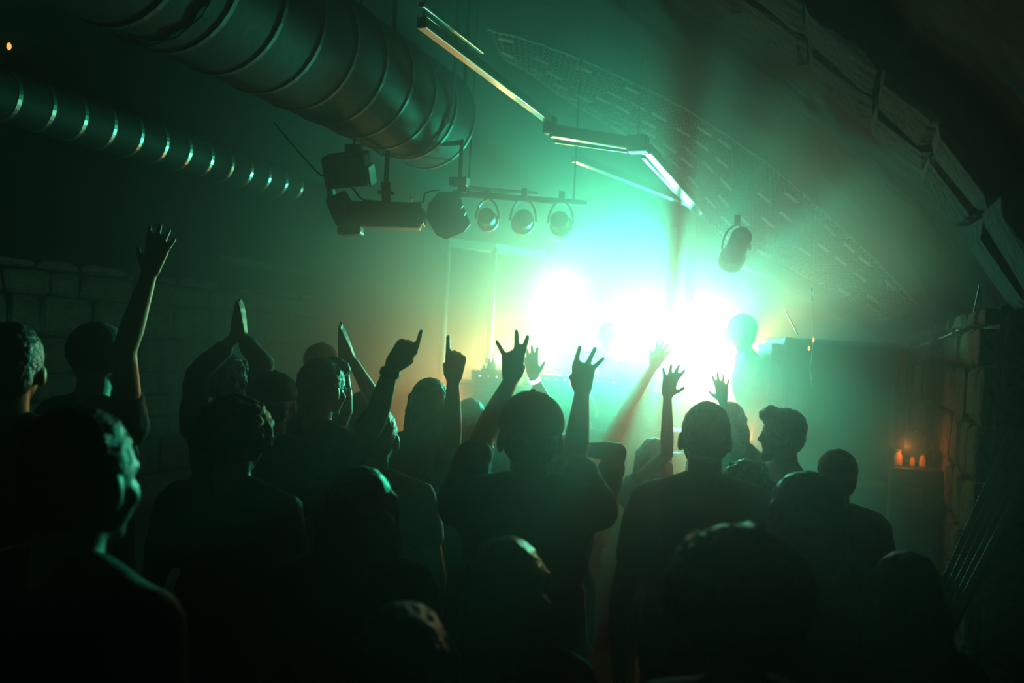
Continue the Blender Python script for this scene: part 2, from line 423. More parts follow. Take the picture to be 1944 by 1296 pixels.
for j in range(NV):
    row = []
    for i in range(NU * 2 + 1):
        v = (j + (.62 if i % 2 == 0 else -.1)) / NV
        v2 = min(max(v, 0), 1); row.append(net(i / (NU * 2), v2) - NO)
    b.tube(row, .005, 4)
tag(b.build('woven_wires', M['wire'], wn), kind='stuff')
b1 = MB().tube([net(i / 60, 0) - NO for i in range(61)], .006, 6).build('edge_wire', M['wire'], wn)
b1 = MB().tube([net(i / 60, 1) - NO for i in range(61)], .006, 6).build('edge_wire', M['wire'], wn)
for j in range(6):
    for i in range(18):
        if random.random() < .35: continue
        u = (i + .5 + .35 * (j % 2) + random.uniform(-.1, .1)) / 18.5; v = (j + .5) / 6
        p = net(u, v); q = net(min(u + .008, 1), v)
        nrm = (net(min(u + .01, 1), v) - net(u, v)).cross(net(u, min(v + .05, 1)) - net(u, v)).normalized()
        z_ = (q - p).normalized(); x_ = z_.cross(nrm).normalized(); rot = Matrix((z_, x_, nrm)).transposed() @ Matrix.Rotation(random.uniform(-.25, .25), 3, 'X')
        MB().box(p - NO - Vector((0, 0, .012)), (.13, .026, .012), rot).build('metal_clip', M['clip_glint'], wn)
for u in [k / 9 for k in range(10)]:
    p = net(u, 1); MB().tube([p - NO, Vector((p.x, p.y, vzs(min(max(p.x, XL), XR)) + .03)) - NO], .002, 5).build('suspension_wire', M['wire'], wn)

# ------------------------------------------------------------------ lights of the rig
def hang(root, o, p, m='blackmetal', r=.008):
    MB().tube([p - o, Vector((p.x, p.y, vzs(p.x) + .03)) - o], r, 8).build('hanging_rod', M[m], root)
def parcan(px, py, d, r, label, aim, L=.13, barz=None):
    c = P(px, py, d); root = empty('par_can', c, label, 'spotlight', None)
    ax = (aim - c).normalized()
    MB().lathe([(r * .35, -L * .65), (r * .75, -L * .5), (r * .8, -L * .45), (r * .82, L * .2), (r, L * .22), (r, L * .45), (r * .9, L * .45), (r * .88, L * .25)], (0, 0, 0), ax, 24).build('can', M['black'], root, smooth=False)
    sx = ax.cross(UP).normalized(); q = MB(); n = 10
    ring = [sx * (r * 1.1) * math.cos(math.pi * k / n) + UP * (r * 1.9) * math.sin(math.pi * k / n) for k in range(n + 1)]
    q.tube(ring, .007, 6).build('yoke', M['blackmetal'], root)
    MB().box((0, 0, r * 1.9 + .03), (.035, .035, .07)).build('clamp', M['blackmetal'], root, bevel=.004)
    return c
aim = P(900, 900, 3)
pc = [parcan(925, 416, 5.6, .065, 'round black spotlight, first of three on the bar after the angular one', P(1000, 640, 9)),
      parcan(993, 420, 5.7, .074, 'round black spotlight in the middle of the three on the bar', P(960, 640, 9)),
      parcan(1064, 424, 5.8, .074, 'round black spotlight on the bar, last before the bright haze', P(1150, 700, 9))]
rb = empty('lighting_bar', pc[1] + Vector((0, 0, .25)), 'pair of thin steel bars carrying three round spotlights', 'bar'); RO = Vector(rb.location)
a = P(862, 366, 5.5); b_ = P(1112, 386, 5.9); k = (a.z + b_.z) / 2
MB().tube([a - RO, b_ - RO], .02, 10).build('bar_tube', M['steel'], rb, smooth=True)
a2 = P(880, 356, 5.8); b2 = P(1020, 368, 6.0); MB().tube([a2 - RO, b2 - RO], .014, 10).build('bar_tube', M['steel'], rb, smooth=True)
for t in (.1, .9): hang(rb, RO, a.lerp(b_, t), r=.006)

# flood lamp box
c = P(660, 322, 4.7); fb = empty('flood_light', c, 'boxy black floodlight hanging under the wide duct', 'floodlight')
rot = Matrix.Rotation(YAW - .1, 3, 'Z') @ Matrix.Rotation(-.12, 3, 'Y') @ Matrix.Rotation(.35, 3, 'X')
MB().box((0, 0, 0), (.225, .15, .165), rot).build('housing', M['black'], fb, bevel=.012)
for k in range(6): MB().box(rot @ Vector((-.09 + k * .036, -.085, 0)), (.008, .03, .13), rot).build('cooling_fin', M['blackmetal'], fb)
MB().box(rot @ Vector((0, .08, 0)), (.20, .012, .14), rot).build('front_glass', M['glass'], fb)
MB().box(rot @ Vector((.118, .02, -.04)), (.01, .14, .1), rot).build('side_bracket', M['alu'], fb, bevel=.003)
MB().box((.03, 0, .1), (.09, .04, .06)).build('clamp', M['blackmetal'], fb, bevel=.005); hang(fb, c, c + Vector((.03, 0, .12)))
# effect scanner: long body, bent head at its end
c = P(715, 405, 5.0); es = empty('effect_light', c, 'long black scanner light with a hooked end slung by its clamp', 'stage light')
L = lambda px, py, d=5.0: P(px, py, d) - c
MB().beam(L(655, 408), L(800, 412, 5.05), .17, .14).build('housing', M['black'], es, bevel=.012)
MB().beam(L(790, 413), L(806, 413), .14, .085).build('end_cap', M['blackmetal'], es, bevel=.006)
MB().beam(L(664, 425), L(640, 372), .15, .13).build('mirror_head', M['black'], es, bevel=.02)
MB().beam(L(630, 385), L(628, 358), .1, .03).build('mirror', M['silver'], es, bevel=.004)
MB().beam(L(643, 440), L(688, 438), .12, .045).build('base_block', M['blackmetal'], es, bevel=.012)
MB().beam(L(690, 386), L(765, 392), .12, .03).build('top_plate', M['blackmetal'], es, bevel=.006)
MB().beam(L(734, 385), L(733, 345), .045, .05).build('clamp', M['blackmetal'], es, bevel=.006)
MB().box(L(733, 366), (.07, .06, .02)).build('clamp_jaw', M['blackmetal'], es)
hang(es, c, P(733, 345, 5.0), r=.014)
# angular moving head
c = P(850, 405, 5.3); mh = empty('moving_head_light', c, 'angular many-sided black moving light beside the long scanner', 'stage light')
L = lambda px, py, d=5.3: P(px, py, d) - c
out = [(832, 364), (872, 362), (880, 392), (894, 425), (882, 441), (846, 455), (828, 446), (808, 412), (812, 388)]
mb = MB(); fr_ = [L(x, y, 5.2) for x, y in out]; bk = [L(x * .8 + 850 * .2, y * .8 + 405 * .2, 5.55) for x, y in out]; n = len(out)
mb.add(fr_ + bk, [tuple(range(n)), tuple(range(2 * n - 1, n - 1, -1))] + [(i, (i + 1) % n, (i + 1) % n + n, i + n) for i in range(n)])
mb.build('housing', M['black'], mh, bevel=.008)
MB().beam(L(840, 372, 5.17), L(868, 430, 5.17), .02, .015).build('front_trim', M['blackmetal'], mh)
for p, q in (((872, 398), (878, 390)), ((879, 410), (884, 402))): MB().beam(L(*p, 5.17), L(*q, 5.17), .015, .01).build('lens_rim', M['alu'], mh)
MB().beam(L(876, 365), L(880, 338), .03, .05).build('yoke_arm', M['blackmetal'], mh, bevel=.004)
MB().box(L(872, 345), (.11, .06, .05)).build('clamp', M['alu'], mh, bevel=.006)
hang(mh, c, P(873, 340, 5.3), r=.012)
def cable(name, pts, r, label, m='cable', cat='cable'):
    ps = [Vector(p) for p in pts]; o = ps[0]; sm = []
    for i in range(len(ps) - 1):
        p0 = ps[max(i - 1, 0)]; p1 = ps[i]; p2 = ps[i + 1]; p3 = ps[min(i + 2, len(ps) - 1)]
        for k in range(8):
            t = k / 8; sm.append(.5 * ((2 * p1) + (p2 - p0) * t + (2 * p0 - 5 * p1 + 4 * p2 - p3) * t * t + (3 * p1 - p0 - 3 * p2 + p3) * t ** 3))
    sm.append(ps[-1]); ob = MB().tube([p - o for p in sm], r, 6).build(name, M[m], smooth=True); ob.location = o; return tag(ob, label, cat)
cable('power_cable', [P(642, 342, 4.75), P(668, 356, 4.8), P(684, 375, 4.85), P(705, 386, 4.95), P(727, 387, 4.95)], .006, 'black cable looping from the floodlight to the long scanner')
cable('power_cable', [P(780, 375, 5.1), P(786, 384, 5.2), P(803, 383, 5.2), P(808, 366, 5.2), P(835, 360, 5.3)], .005, 'thin black cable loop above the angular moving light')
cable('power_cable', [P(520, 232, 4.9), P(560, 280, 4.85), P(606, 330, 4.8), P(618, 330, 4.75)], .005, 'black cable running down to the floodlight from the duct')
cp = []
for px, py, d in ((1497, -60, 3.0), (1505, 40, 3.0), (1522, 110, 3.1), (1545, 150, 3.2), (1570, 172, 3.3)): cp.append(on_vault(px, py) - F * .1)
cable('conduit', cp, .012, 'pale conduit curving down the dark vault', 'steel')
cp = [on_vault(px, py) - F * .06 for px, py in ((1330, -40), (1400, 40), (1470, 100), (1545, 165))]
cable('conduit', cp, .02, 'dark pipe following the curve of the dark vault beside the conduit', 'steel')

# lamps at the back of the stage
def lamp(a, b, lens, label, r=.1, name='led_lamp', stand=True):
    c = P(*a); ax = (P(*b) - c).normalized(); root = empty(name, c, label, 'stage lamp')
    MB().lathe([(r * .5, -.2), (r * .9, -.16), (r, -.02), (r, .0)], (0, 0, 0), ax, 24).build('housing', M['black'], root)
    MB().lathe([(r * .9, 0), (r * .9, .012), (r * .6, .022)], (0, 0, 0), ax, 24).build('lens', M[lens], root)
    sx = ax.cross(UP).normalized()
    MB().tube([sx * r * 1.1, sx * r * 1.12 - UP * r * 1.4, -sx * r * 1.12 - UP * r * 1.4, -sx * r * 1.1], .01, 6).build('yoke', M['blackmetal'], root)
    if stand:
        z = ST - c.z
        MB().tube([(0, 0, -r * 1.4), (0, 0, z + .02)], .014, 8).build('pole', M['blackmetal'], root)
        for k in range(3):
            g = R(120 * k + 20); MB().tube([(0, 0, z + .3), (.25 * math.cos(g), .25 * math.sin(g), z + .012)], .01, 6).build('leg', M['blackmetal'], root)
lamp(LAMPS[0][0], (1150, 500, 3), 'lens_green', 'big green-white lamp blazing behind the posts', .14)
lamp(LAMPS[1][0], (1150, 600, 2), 'lens_green', 'blinding pale lamp between the right post and the leaning performer', .11)
lamp(LAMPS[2][0], (1150, 620, 2), 'lens_green', 'pale lamp behind the head of the performer at the desk', .1)
lamp(LAMPS[3][0], (1000, 700, 2), 'lens_warm', 'yellow lamp glowing above the desk', .1)
lamp(LAMPS[5][0], (900, 800, 2), 'lens_warm', 'low warm lamp glowing behind the bottles on the desk', .07)
lamp(LAMPS[6][0], (1500, 330, 6.2), 'lens_green', 'added green uplight behind the waving hand, lighting the netting', .07)  # fixture of the added netting uplight
lamp(LAMPS[4][0], (1400, 700, 2), 'lens_warm', 'low warm lamp behind the posts', .08)
for (a, b, *_), lb in zip(FLOORLAMPS, ('small amber floor lamp below the leaning performer', 'small amber floor lamp behind the raised hands')):
    lamp(a, b, 'lens_amber', lb, .06, 'floor_lamp')

# hanging PAR at the right; dark tube added for a slanting dark band
parcan(1397, 474, 5.7, .08, 'dark lamp hanging in the haze near the netting', P(1300, 700, 7), L=.3)
hp = [P(1402, 488, 6.6), P(1470, 515, 6.7), P(1560, 565, 6.9), P(1640, 605, 7.2), P(1700, 650, 7.6)]
hs = cable('dark_tube', hp, .07, 'dark tube sloping down above the speaker stack', 'cable', 'duct')

# ------------------------------------------------------------------ speaker stack at the right
def cabinet(name, corners_px, d, z0, dep, label, grille=True, m='case'):
    pl, pr = corners_px; a = P(pl[0], pl[1], d); b = P(pr[0], pr[1], d); z1 = (a.z + b.z) / 2; w_ = (b - a).length
    c = (a + b) / 2; c.z = z0; root = empty(name, c, label, 'speaker'); ang = math.atan2((b - a).y, (b - a).x)
    root.rotation_euler = (0, 0, ang); h = z1 - z0
    MB().box((0, dep / 2, h / 2), (w_, dep, h)).build('cabinet', M[m], root, bevel=.012)
    if grille:
        MB().box((0, -.008, h / 2), (w_ * .93, .02, h * .93)).build('grille', M['grille'], root, bevel=.004)
        MB().box((0, -.022, h * .08), (.09, .006, .03)).build('badge', M['silver'], root)
    for s in (-1, 1): MB().box((s * (w_ / 2 + .002), dep / 2, h * .6), (.012, .14, .05)).build('handle', M['blackmetal'], root, bevel=.004)
    for sx in (-1, 1):
        for zz in (.012, h - .012): MB().box((sx * (w_ / 2 - .02), -.006, zz), (.05, .02, .03)).build('corner_guard', M['blackmetal'], root, bevel=.004)
    return root, c, z1, w_, ang
s1 = cabinet('loudspeaker', ((1490, 640), (1698, 652)), 5.9, 1.18, .45, 'large dark loudspeaker cabinet on top of the stack by the pier')
s2 = cabinet('subwoofer', ((1478, 905), (1700, 916)), 5.86, .02, .5, 'pale plywood subwoofer at the bottom of the stack by the pier', True, 'ply')
s3 = cabinet('monitor_speaker', ((1466, 652), (1487, 653)), 6.0, 1.18, .35, 'narrow speaker box tucked behind the large loudspeaker', False)
# the case standing on the sub fills the gap
MB().box((0, .25, -.0), (.78, .42, .02)).build('rubber_mat', M['cable'], s1[0])

# chain and pendant string
cable('thin_chain', [on_vault(1478, 555), P(1492, 590, 6.1), P(1515, 636, 6.05)], .006, 'thin chain slanting down to the top of the loudspeaker', 'blackmetal', 'chain')
ps = empty('pendant_string', P(1541, 520, 5.2), 'thread of tiny gold pendants hanging before the loudspeaker', 'ornament'); q = Vector(ps.location)
tp = Vector((q.x, q.y, vzs(q.x))); MB().tube([tp - q, P(1543, 600, 5.2) - q, P(1543, 650, 5.2) - q, P(1538, 700, 5.2) - q, P(1542, 735, 5.2) - q], .0015, 5).build('thread', M['wire'], ps)
for x_, y_ in ((1541, 550), (1541, 566), (1544, 645), (1536, 661), (1541, 726)):
    MB().ell(P(x_, y_, 5.2) - q, (.007, .007, .014), 8, 6).build('pendant', M['led_amber'] if y_ in (661, 645) else M['alu'], ps)
# rope with pegs along the pier
rp = empty('pegged_line', P(1732, 662, 5.2), 'sagging line with pegs and rags along the stone pier', 'line'); q = Vector(rp.location)
ls = [P(1732, 662, 5.6), P(1790, 640, 4.9), P(1850, 612, 4.4), P(1944, 562, 3.6), P(2020, 515, 3.2)]
MB().tube([p - q for p in ls], .004, 6).build('cord', M['wire'], rp)
MB().ell(P(1778, 650, 5.0) - q, (.03, .015, .055), 10, 8, Matrix.Rotation(.5, 3, 'Y')).build('dark_rag', M['cable'], rp)
MB().ell(P(1811, 626, 4.7) - q, (.012, .01, .026), 8, 6).build('peg', M['ply'], rp); MB().ell(P(1838, 612, 4.5) - q, (.02, .008, .01), 8, 6).build('peg', M['ply'], rp)
MB().ell(P(1930, 565, 3.7) - q, (.008, .008, .012), 8, 6).build('peg', M['ply'], rp)
cable('hanging_cable', [on_vault(1864, 470), P(1860, 540, 3.95), P(1850, 590, 4.3), P(1845, 640, 4.35)], .005, 'thin black cable hanging down the pier')

# timber post, flight case and glowing jars in front of the pier
a = P(1716, 660, 5.75); tpst = empty('timber_post', (a.x, a.y, 0), 'narrow timber post between the speaker stack and the pier', 'post')
MB().box((0, 0, a.z / 2), (.055, .09, a.z)).build('timber', M['wood'], tpst, bevel=.006)
MB().box((.055, -.03, a.z * .86), (.02, .03, .4)).build('cable_cover', M['ply'], tpst, bevel=.003)
a = P(1738, 884, 4.9); fc = empty('equipment_case', (a.x, a.y, 0), 'tall black equipment case standing against the pier', 'case'); hc = a.z
MB().box((0, 0, hc / 2), (.25, .34, hc)).build('case_body', M['black'], fc, bevel=.01)
MB().box((-.03, -.175, hc - .14), (.12, .012, .09)).build('label_plate', M['ply'], fc)
for z_ in (.3, .7): MB().box((.06, -.175, hc * z_), (.05, .015, .05)).build('latch', M['silver'], fc, bevel=.003)
for k, (x_, y_, s_, lb) in enumerate(((1711, 862, 1.0, 'taller amber glass jar glowing at the near edge of the black case'), (1738, 872, .65, 'small amber glass jar in the middle of the black case top'), (1757, 868, .8, 'amber glass jar beside the pier on the black case'))):
    p = P(x_ - 6, 880, 4.88); p.z = hc; j = empty('glass_jar', p, lb, 'jar', 'glowing amber jars on the black case')
    MB().lathe([(.018 * s_, 0), (.021 * s_, .01), (.021 * s_, .05 * s_), (.013 * s_, .065 * s_), (.013 * s_, .075 * s_)], (0, 0, 0), UP, 14).build('jar_body', M['amberglass'], j, smooth=True)
    MB().lathe([(.015 * s_, .075 * s_), (.015 * s_, .085 * s_)], (0, 0, 0), UP, 14).build('lid', M['silver'], j)
ld = bpy.data.lights.new('jar_flame', 'POINT'); ld.energy = .9; ld.color = AMBER; ld.shadow_soft_size = .02
lo = bpy.data.objects.new('jar_flame', ld); COL.objects.link(lo); lo.location = P(1722, 846, 4.8)
for k in range(5):
    a = P(1885 + k * 17, 905, 3.45 - k * .02); b = P(1925 + k * 17, 815 + k * 3, 3.6 - k * .02)
    base = Vector((a.x - (b.x - a.x) * 1.2, a.y - .05, 0)); base = a + (a - b).normalized() * ((a.z) / max((b - a).normalized().z, .3)); base.z = .01
    ob = MB().beam(Vector((0, 0, 0)), b - base, .03, .02).build('leaning_lath', M['wood'], bevel=.003); ob.location = base
    tag(ob, ('lath closest to the pier', 'second lath from the pier', 'middle one of the five laths', 'fourth lath from the pier', 'lath farthest from the pier')[k] + ', leaning in the dark bay', 'lath', 'laths leaning beside the pier')
# ------------------------------------------------------------------ desk and gear
a = P(872, 722, 6.35); b = P(1268, 748, 6.55); zt = (a.z + b.z) / 2; dc = (a + b) / 2; dc.z = ST
ang = math.atan2((b - a).y, (b - a).x); W = (b - a).length
dk = empty('performance_desk', dc, 'long black draped desk carrying the music gear', 'desk'); dk.rotation_euler = (0, 0, ang); H = zt - ST
MB().box((0, .3, H - .02), (W, .65, .04)).build('desk_top', M['black'], dk, bevel=.006)
mb = MB(); n = 60; vs = []
for i in range(n + 1):
    x_ = -W / 2 + W * i / n; o_ = .015 * math.sin(i * 1.3)
    vs += [(x_, -.03 + o_ * .3, H - .04), (x_, -.04 + o_, .02), (x_, -.028 + o_, .02), (x_, -.02 + o_ * .3, H - .04)]
fs = []
for i in range(n):
    for k in range(4): fs.append((i * 4 + k, i * 4 + (k + 1) % 4, i * 4 + 4 + (k + 1) % 4, i * 4 + 4 + k))
mb.add(vs, fs).build('drape', M['stage'], dk)
for sx in (-1, 1):
    for sy in (.05, .55): MB().box((sx * (W / 2 - .05), sy, (H - .04) / 2), (.05, .05, H - .04)).build('leg', M['blackmetal'], dk)
rz = Matrix.Rotation(ang, 3, 'Z')
def ondesk(u, v, h=0): return dc + rz @ Vector((u, v, H + h))
def gear(name, u, wd, label, kind):
    r_ = empty(name, ondesk(u, .28), label, 'music gear'); r_.rotation_euler = (0, 0, ang)
    MB().box((0, 0, .04), (wd, .36, .08)).build('housing', M['blackmetal'], r_, bevel=.008)
    if kind == 'deck':
        MB().lathe([(.10, .08), (.10, .095), (.06, .1)], (0, -.02, 0), UP, 28).build('jog_wheel', M['silver'], r_)
        MB().box((0, .15, .1), (.16, .05, .05), Matrix.Rotation(.6, 3, 'X')).build('display', M['screen'], r_)
    else:
        for i in range(4):
            for k in range(3): MB().lathe([(.011, .08), (.009, .1)], (-wd * .36 + wd * .24 * i, .13 - k * .05, 0), UP, 10).build('knob', M['silver'], r_)
            MB().box((-wd * .36 + wd * .24 * i, -.09, .088), (.012, .02, .016)).build('fader', M['silver'], r_)
    for i in range(5): MB().box((-wd * .4 + i * wd * .2, -.183, .05), (.012, .006, .006)).build('indicator_light', M['led_amber' if i % 2 else 'led_violet'], r_)
gear('media_player', -.48, .3, 'black deck with a silver jog wheel at the bottles end of the desk', 'deck')
gear('mixer', -.12, .34, 'black mixer with rows of silver knobs in the middle of the desk', 'mixer')
gear('media_player', .25, .3, 'black deck with a silver jog wheel in front of the performer at the desk', 'deck')
lp = empty('laptop', ondesk(.56, .3), 'open laptop at the posts end of the desk', 'laptop'); lp.rotation_euler = (0, 0, ang)
MB().box((0, 0, .01), (.3, .21, .018)).build('keyboard_base', M['silver'], lp, bevel=.004)
MB().box((0, -.13, .11), (.3, .01, .2), Matrix.Rotation(.3, 3, 'X')).build('screen_lid', M['silver'], lp, bevel=.003)
for (x_, r_, h_, lb) in ((918, .02, .12, 'short clear bottle, nearest the bright portal tube on the desk'), (927, .02, .17, 'clear bottle in the middle of the three on the desk'), (935, .025, .21, 'tallest clear bottle of the three on the desk')):
    p = P(x_, 716, 6.62); p.z = zt; bo = empty('bottle', p, lb, 'bottle', 'clear bottles on the desk')
    MB().lathe([(r_, 0), (r_, h_ * .6), (r_ * .9, h_ * .68), (r_ * .4, h_ * .8), (r_ * .38, h_ * .95)], (0, 0, 0), UP, 16).build('glass_body', M['glass'], bo, smooth=True)
    MB().lathe([(r_ * .45, h_ * .95), (r_ * .45, h_)], (0, 0, 0), UP, 12).build('bottle_cap', M['alu'], bo)
rk = empty('gear_rack', P(1262, 800, 6.35), 'open rack of bright-edged gear in front of the posts', 'rack'); q = Vector(rk.location); q.z = ST; rk.location = q; rk.rotation_euler = (0, 0, ang)
for sx in (-.2, .2): MB().box((sx, 0, .5), (.03, .3, 1.0)).build('rack_side', M['blackmetal'], rk)
for k in range(5): MB().box((0, 0, .15 + k * .17), (.37, .28, .13)).build('rack_unit', M['black'], rk, bevel=.004); MB().box((0, -.145, .15 + k * .17 - .04), (.35, .008, .012)).build('trim_strip', M['alu'], rk)

# small things far left
led = MB().ell((0, 0, 0), (.012, .012, .02)).build('indicator_lamp', M['led_amber'], smooth=True); led.location = on_vault(17, 88); tag(led, 'tiny orange indicator lamp high on the dark vault', 'lamp')
lg = MB(); ya, yb = 6.62, 8.4; lg.box((XL + .16, (ya + yb) / 2, 2.55), (.3, yb - ya, .06)); tag(lg.build('wall_ledge', M['ply']), 'pale ledge high on the far stone wall', 'ledge')

# ------------------------------------------------------------------ people
FING = [(.030, .094, .072, .0100), (.010, .099, .081, .0103), (-.011, .095, .075, .0098), (-.031, .086, .060, .0090)]
def hand(mb, W, u, s, pn, g, k=1.0):
    """palm, four fingers and a thumb. g = (index, middle, ring, little, thumb); a number splays, 'c' curls, 'r' relaxed"""
    u = u.normalized(); s = (s - u * s.dot(u)).normalized(); pn = (pn - u * pn.dot(u) - s * pn.dot(s)).normalized()
    for i, (so, ho, ln, r) in enumerate(FING):
        kn = W + (u * ho + s * so) * k
        mb.cone(W + (s * so * .55 + u * .012) * k, kn, .0165 * k, .0125 * k, 10)
        a = g[i]
        if a == 'c': segs = [(u * .35 + pn * .9, .45), (-u * .75 + pn * .45, .35), (-u * .6 - pn * .7, .25)]
        elif a == 'r': segs = [(u + pn * .35, .45), (u + pn * .8, .33), (u * .6 + pn, .25)]
        else:
            d = u * math.cos(R(a)) + s * math.sin(R(a)); segs = [(d + pn * .02, .45), (d + pn * .1, .32), (d + pn * .16, .24)]
        p = kn; q = r * k * 1.08
        for d, f in segs:
            e = p + d.normalized() * ln * f * k; mb.cone(p, e, q, q * .93, 10); p = e; q *= .93
    a = g[4]; b = W + (u * .022 + s * .026) * k
    if a == 'f':
        m = b + (u * .038 + s * .012 + pn * .022) * k; e = m + (u * .022 - s * .03 + pn * .012) * k
    else:
        d = u * math.cos(R(a)) + s * math.sin(R(a)); m = b + (d * .04 + pn * .008) * k; e = m + (d * .9 + u * .3).normalized() * .032 * k
    mb.cone(b, m, .0135 * k, .0108 * k, 10); mb.cone(m, e, .0105 * k, .0085 * k, 10)

NPEOPLE = []
def person(top, label, face=0, H=None, z0=0.0, female=False, wide=1.0, hair='short', hc='black', shirt='black', skin=0, arms=None,
           lean=0.0, sleeve=.6, hat=False, eyes=False, glasses=False, turn=0, group=None, band=None, hs=1.0):
    T = P(*top); H = H or (T.z - z0); s = H / 1.75
    f = R(face); fwd = F * math.cos(f) + R0 * math.sin(f); rgt = R0 * math.cos(f) - F * math.sin(f)
    off = lambda z: lean * max(0, (z - .9) / .8) ** 1.2 if lean else 0.0
    base = Vector((T.x, T.y, z0)) - fwd * off(1.7) * s
    root = empty('person', base, label, 'person', group)
    NPEOPLE.append((label, base))
    rot = Matrix((rgt, fwd, UP))                     # world -> local
    loc = lambda p: rot @ (p - base)
    root.rotation_euler = rot.transposed().to_euler()
    def q(x, y, z): return Vector((x * s, (y + off(z)) * s, z * s))
    bw = wide * (.92 if female else 1.0)
    body = MB(); shirtm = MB(); pants = MB()
    # trunk
    tr = [((0, 0, .97), (.160, .115, .12)), ((0, .005, 1.10), (.135, .10, .13)), ((0, .01, 1.28), (.155, .11, .17)), ((0, -.01, 1.37), (.165, .095, .10))]
    for c, r in tr:
        body.ell(q(*c), [r[0] * bw * s, r[1] * s, r[2] * s]); shirtm.ell(q(*c), [(r[0] * bw + .014) * s, (r[1] + .014) * s, (r[2] + .006) * s], 18, 12)
    sw = .175 * bw
    for sd in (-1, 1):
        for m_, e_ in ((body, 0), (shirtm, .011)):
            m_.cone(q(sd * .04, -.01, 1.47), q(sd * sw, -.005, 1.425), (.045 + e_) * s, (.052 + e_) * s)
            if female: m_.ell(q(sd * .075, .1, 1.27), ((.06 + e_) * s,) * 3)
        shirtm.cone(q(sd * .1 * bw, 0, 1.15), q(sd * .11 * bw, 0, .92), .075 * s, .085 * s)
    ct = Matrix.Rotation(R(-turn), 3, 'Z')
    hz0 = 1.75                                      # top of hair in body units
    HC = q(0, .015, hz0 - .118 * hs)                # centre of the cranium
    def h(x, y, z): return HC + ct @ Vector((x, y, z)) * s * hs
    hr = lambda *r: [k * s * hs for k in r]
    body.cone(q(0, -.012, 1.43), h(0, -.015, -.06), .058 * s * (.88 if female else 1), .054 * s * (.86 if female else 1), 14)
    body.ell(h(0, -.008, .012), hr(.074, .094, .094), 20, 14, ct); body.ell(h(0, .035, -.045), hr(.060, .055, .062), 16, 10, ct)
    body.cone(h(0, .045, -.075), h(0, .062, -.098), .040 * s * hs, .024 * s * hs, 12)
    body.cone(h(0, .080, .000), h(0, .103, -.036), .009 * s * hs, .0135 * s * hs, 10)
    body.cone(h(-.028, .078, .012), h(.028, .078, .012), .012 * s * hs, .012 * s * hs, 10)
    body.cone(h(-.015, .084, -.061), h(.015, .084, -.061), .008 * s * hs, .008 * s * hs, 8); body.cone(h(-.013, .082, -.072), h(.013, .082, -.072), .0085 * s * hs, .0085 * s * hs, 8)
    for sd in (-1, 1):
        body.ell(h(sd * .079, -.002, -.022), hr(.011, .020, .033), 12, 8, ct)
        body.ell(h(sd * .040, .055, -.035), hr(.026, .022, .022), 12, 8, ct)
    # legs and feet
    for sd in (-1, 1):
        hip, kn, an = q(sd * .088, 0, .90), q(sd * .10, .02, .49), q(sd * .105, -.015, .085)
        hip.y -= 0; body.cone(hip, kn, .078 * s, .052 * s); body.cone(kn, an, .050 * s, .036 * s)
        pants.cone(q(sd * .088, 0, .93), kn, .092 * s, .068 * s); pants.cone(kn, q(sd * .105, -.015, .09), .066 * s, .052 * s)
        sh = MB().cone(q(sd * .105, -.04, .045), q(sd * .115, .15, .036), .044 * s, .036 * s, 10)
        sh.v = [(v[0], v[1], max(v[2], 0.004)) for v in sh.v]; sh.build('shoe', M['black'], root, smooth=True)
        body.cone(an, q(sd * .105, -.01, .05), .034 * s, .03 * s)
    pants.ell(q(0, 0, .96), [.175 * s * bw, .128 * s, .105 * s])
    raised = False
    for sd, key in ((-1, 'L'), (1, 'R')):
        S = q(sd * sw, -.005, 1.42); ar = (arms or {}).get(key)
        if ar:
            raised = True
            E = loc(P(*ar['e'])); W = loc(P(*ar['w'])); a = R(ar.get('a', 0)); tf = ar.get('tf', .15)
            u = rot @ (UU * math.cos(a) + RT * math.sin(a) + F * tf); sg = ar.get('s', 1 if sd < 0 else -1)
            edge = ar.get('edge')
            sv = rot @ (F * -sg if edge else RT * math.cos(a) * sg - UU * math.sin(a) * sg); pn = rot @ ((RT * edge) if edge else F * ar.get('p', 1))
            k_ = ar.get('k', .97); g = ar['g']
        else:
            E = q(sd * (sw + .075), -.03, 1.14); W = q(sd * (sw + .07), .06, .90); u = Vector((0, .25, -1)); sv = Vector((0, 1, .2)); pn = Vector((-sd, 0, 0))
            g = ('r', 'r', 'r', 'r', 25); k_ = .97 * s
        rs = (.85 if female else 1.0) * min(s, 1.02)
        body.cone(S, E, .050 * rs, .040 * rs, 14)
        mid = E.lerp(W, .3); body.cone(E, mid, .039 * rs, .041 * rs, 14); body.cone(mid, W, .041 * rs, .0255 * rs, 14)
        hand(body, W, u, sv, pn, g, k_)
        if sleeve <= 1: shirtm.cone(S, S.lerp(E, sleeve), .066 * s, .060 * s, 14)
        else:
            shirtm.cone(S, E, .064 * s, .054 * s, 14); shirtm.cone(E, E.lerp(W, sleeve - 1), .054 * s, .042 * s, 14)
        if ar and ar.get('band'):
            zz = (W - E).normalized(); c = W - zz * .02; r_ = .031 * rs
            MB().lathe([(r_, -.011), (r_ + .004, -.009), (r_ + .004, .009), (r_, .011)], c, zz, 18).build('wristband', M[ar['band']], root, smooth=True)
    vox = .0066 if raised else .0095
    body.meld('body', SKIN[skin], root, vox, .3 if raised else .5, 2)
    shirtm.meld('shirt', CLOTH[shirt], root, .016, 1, 3, .010, 9)
    pants.meld('trousers', M['denim'], root, .020, 1, 2, .006, 9)
    # hair
    hm_ = MB(); hmat = HAIR[hc]; rough, vx, sc_ = .004, .009, 60
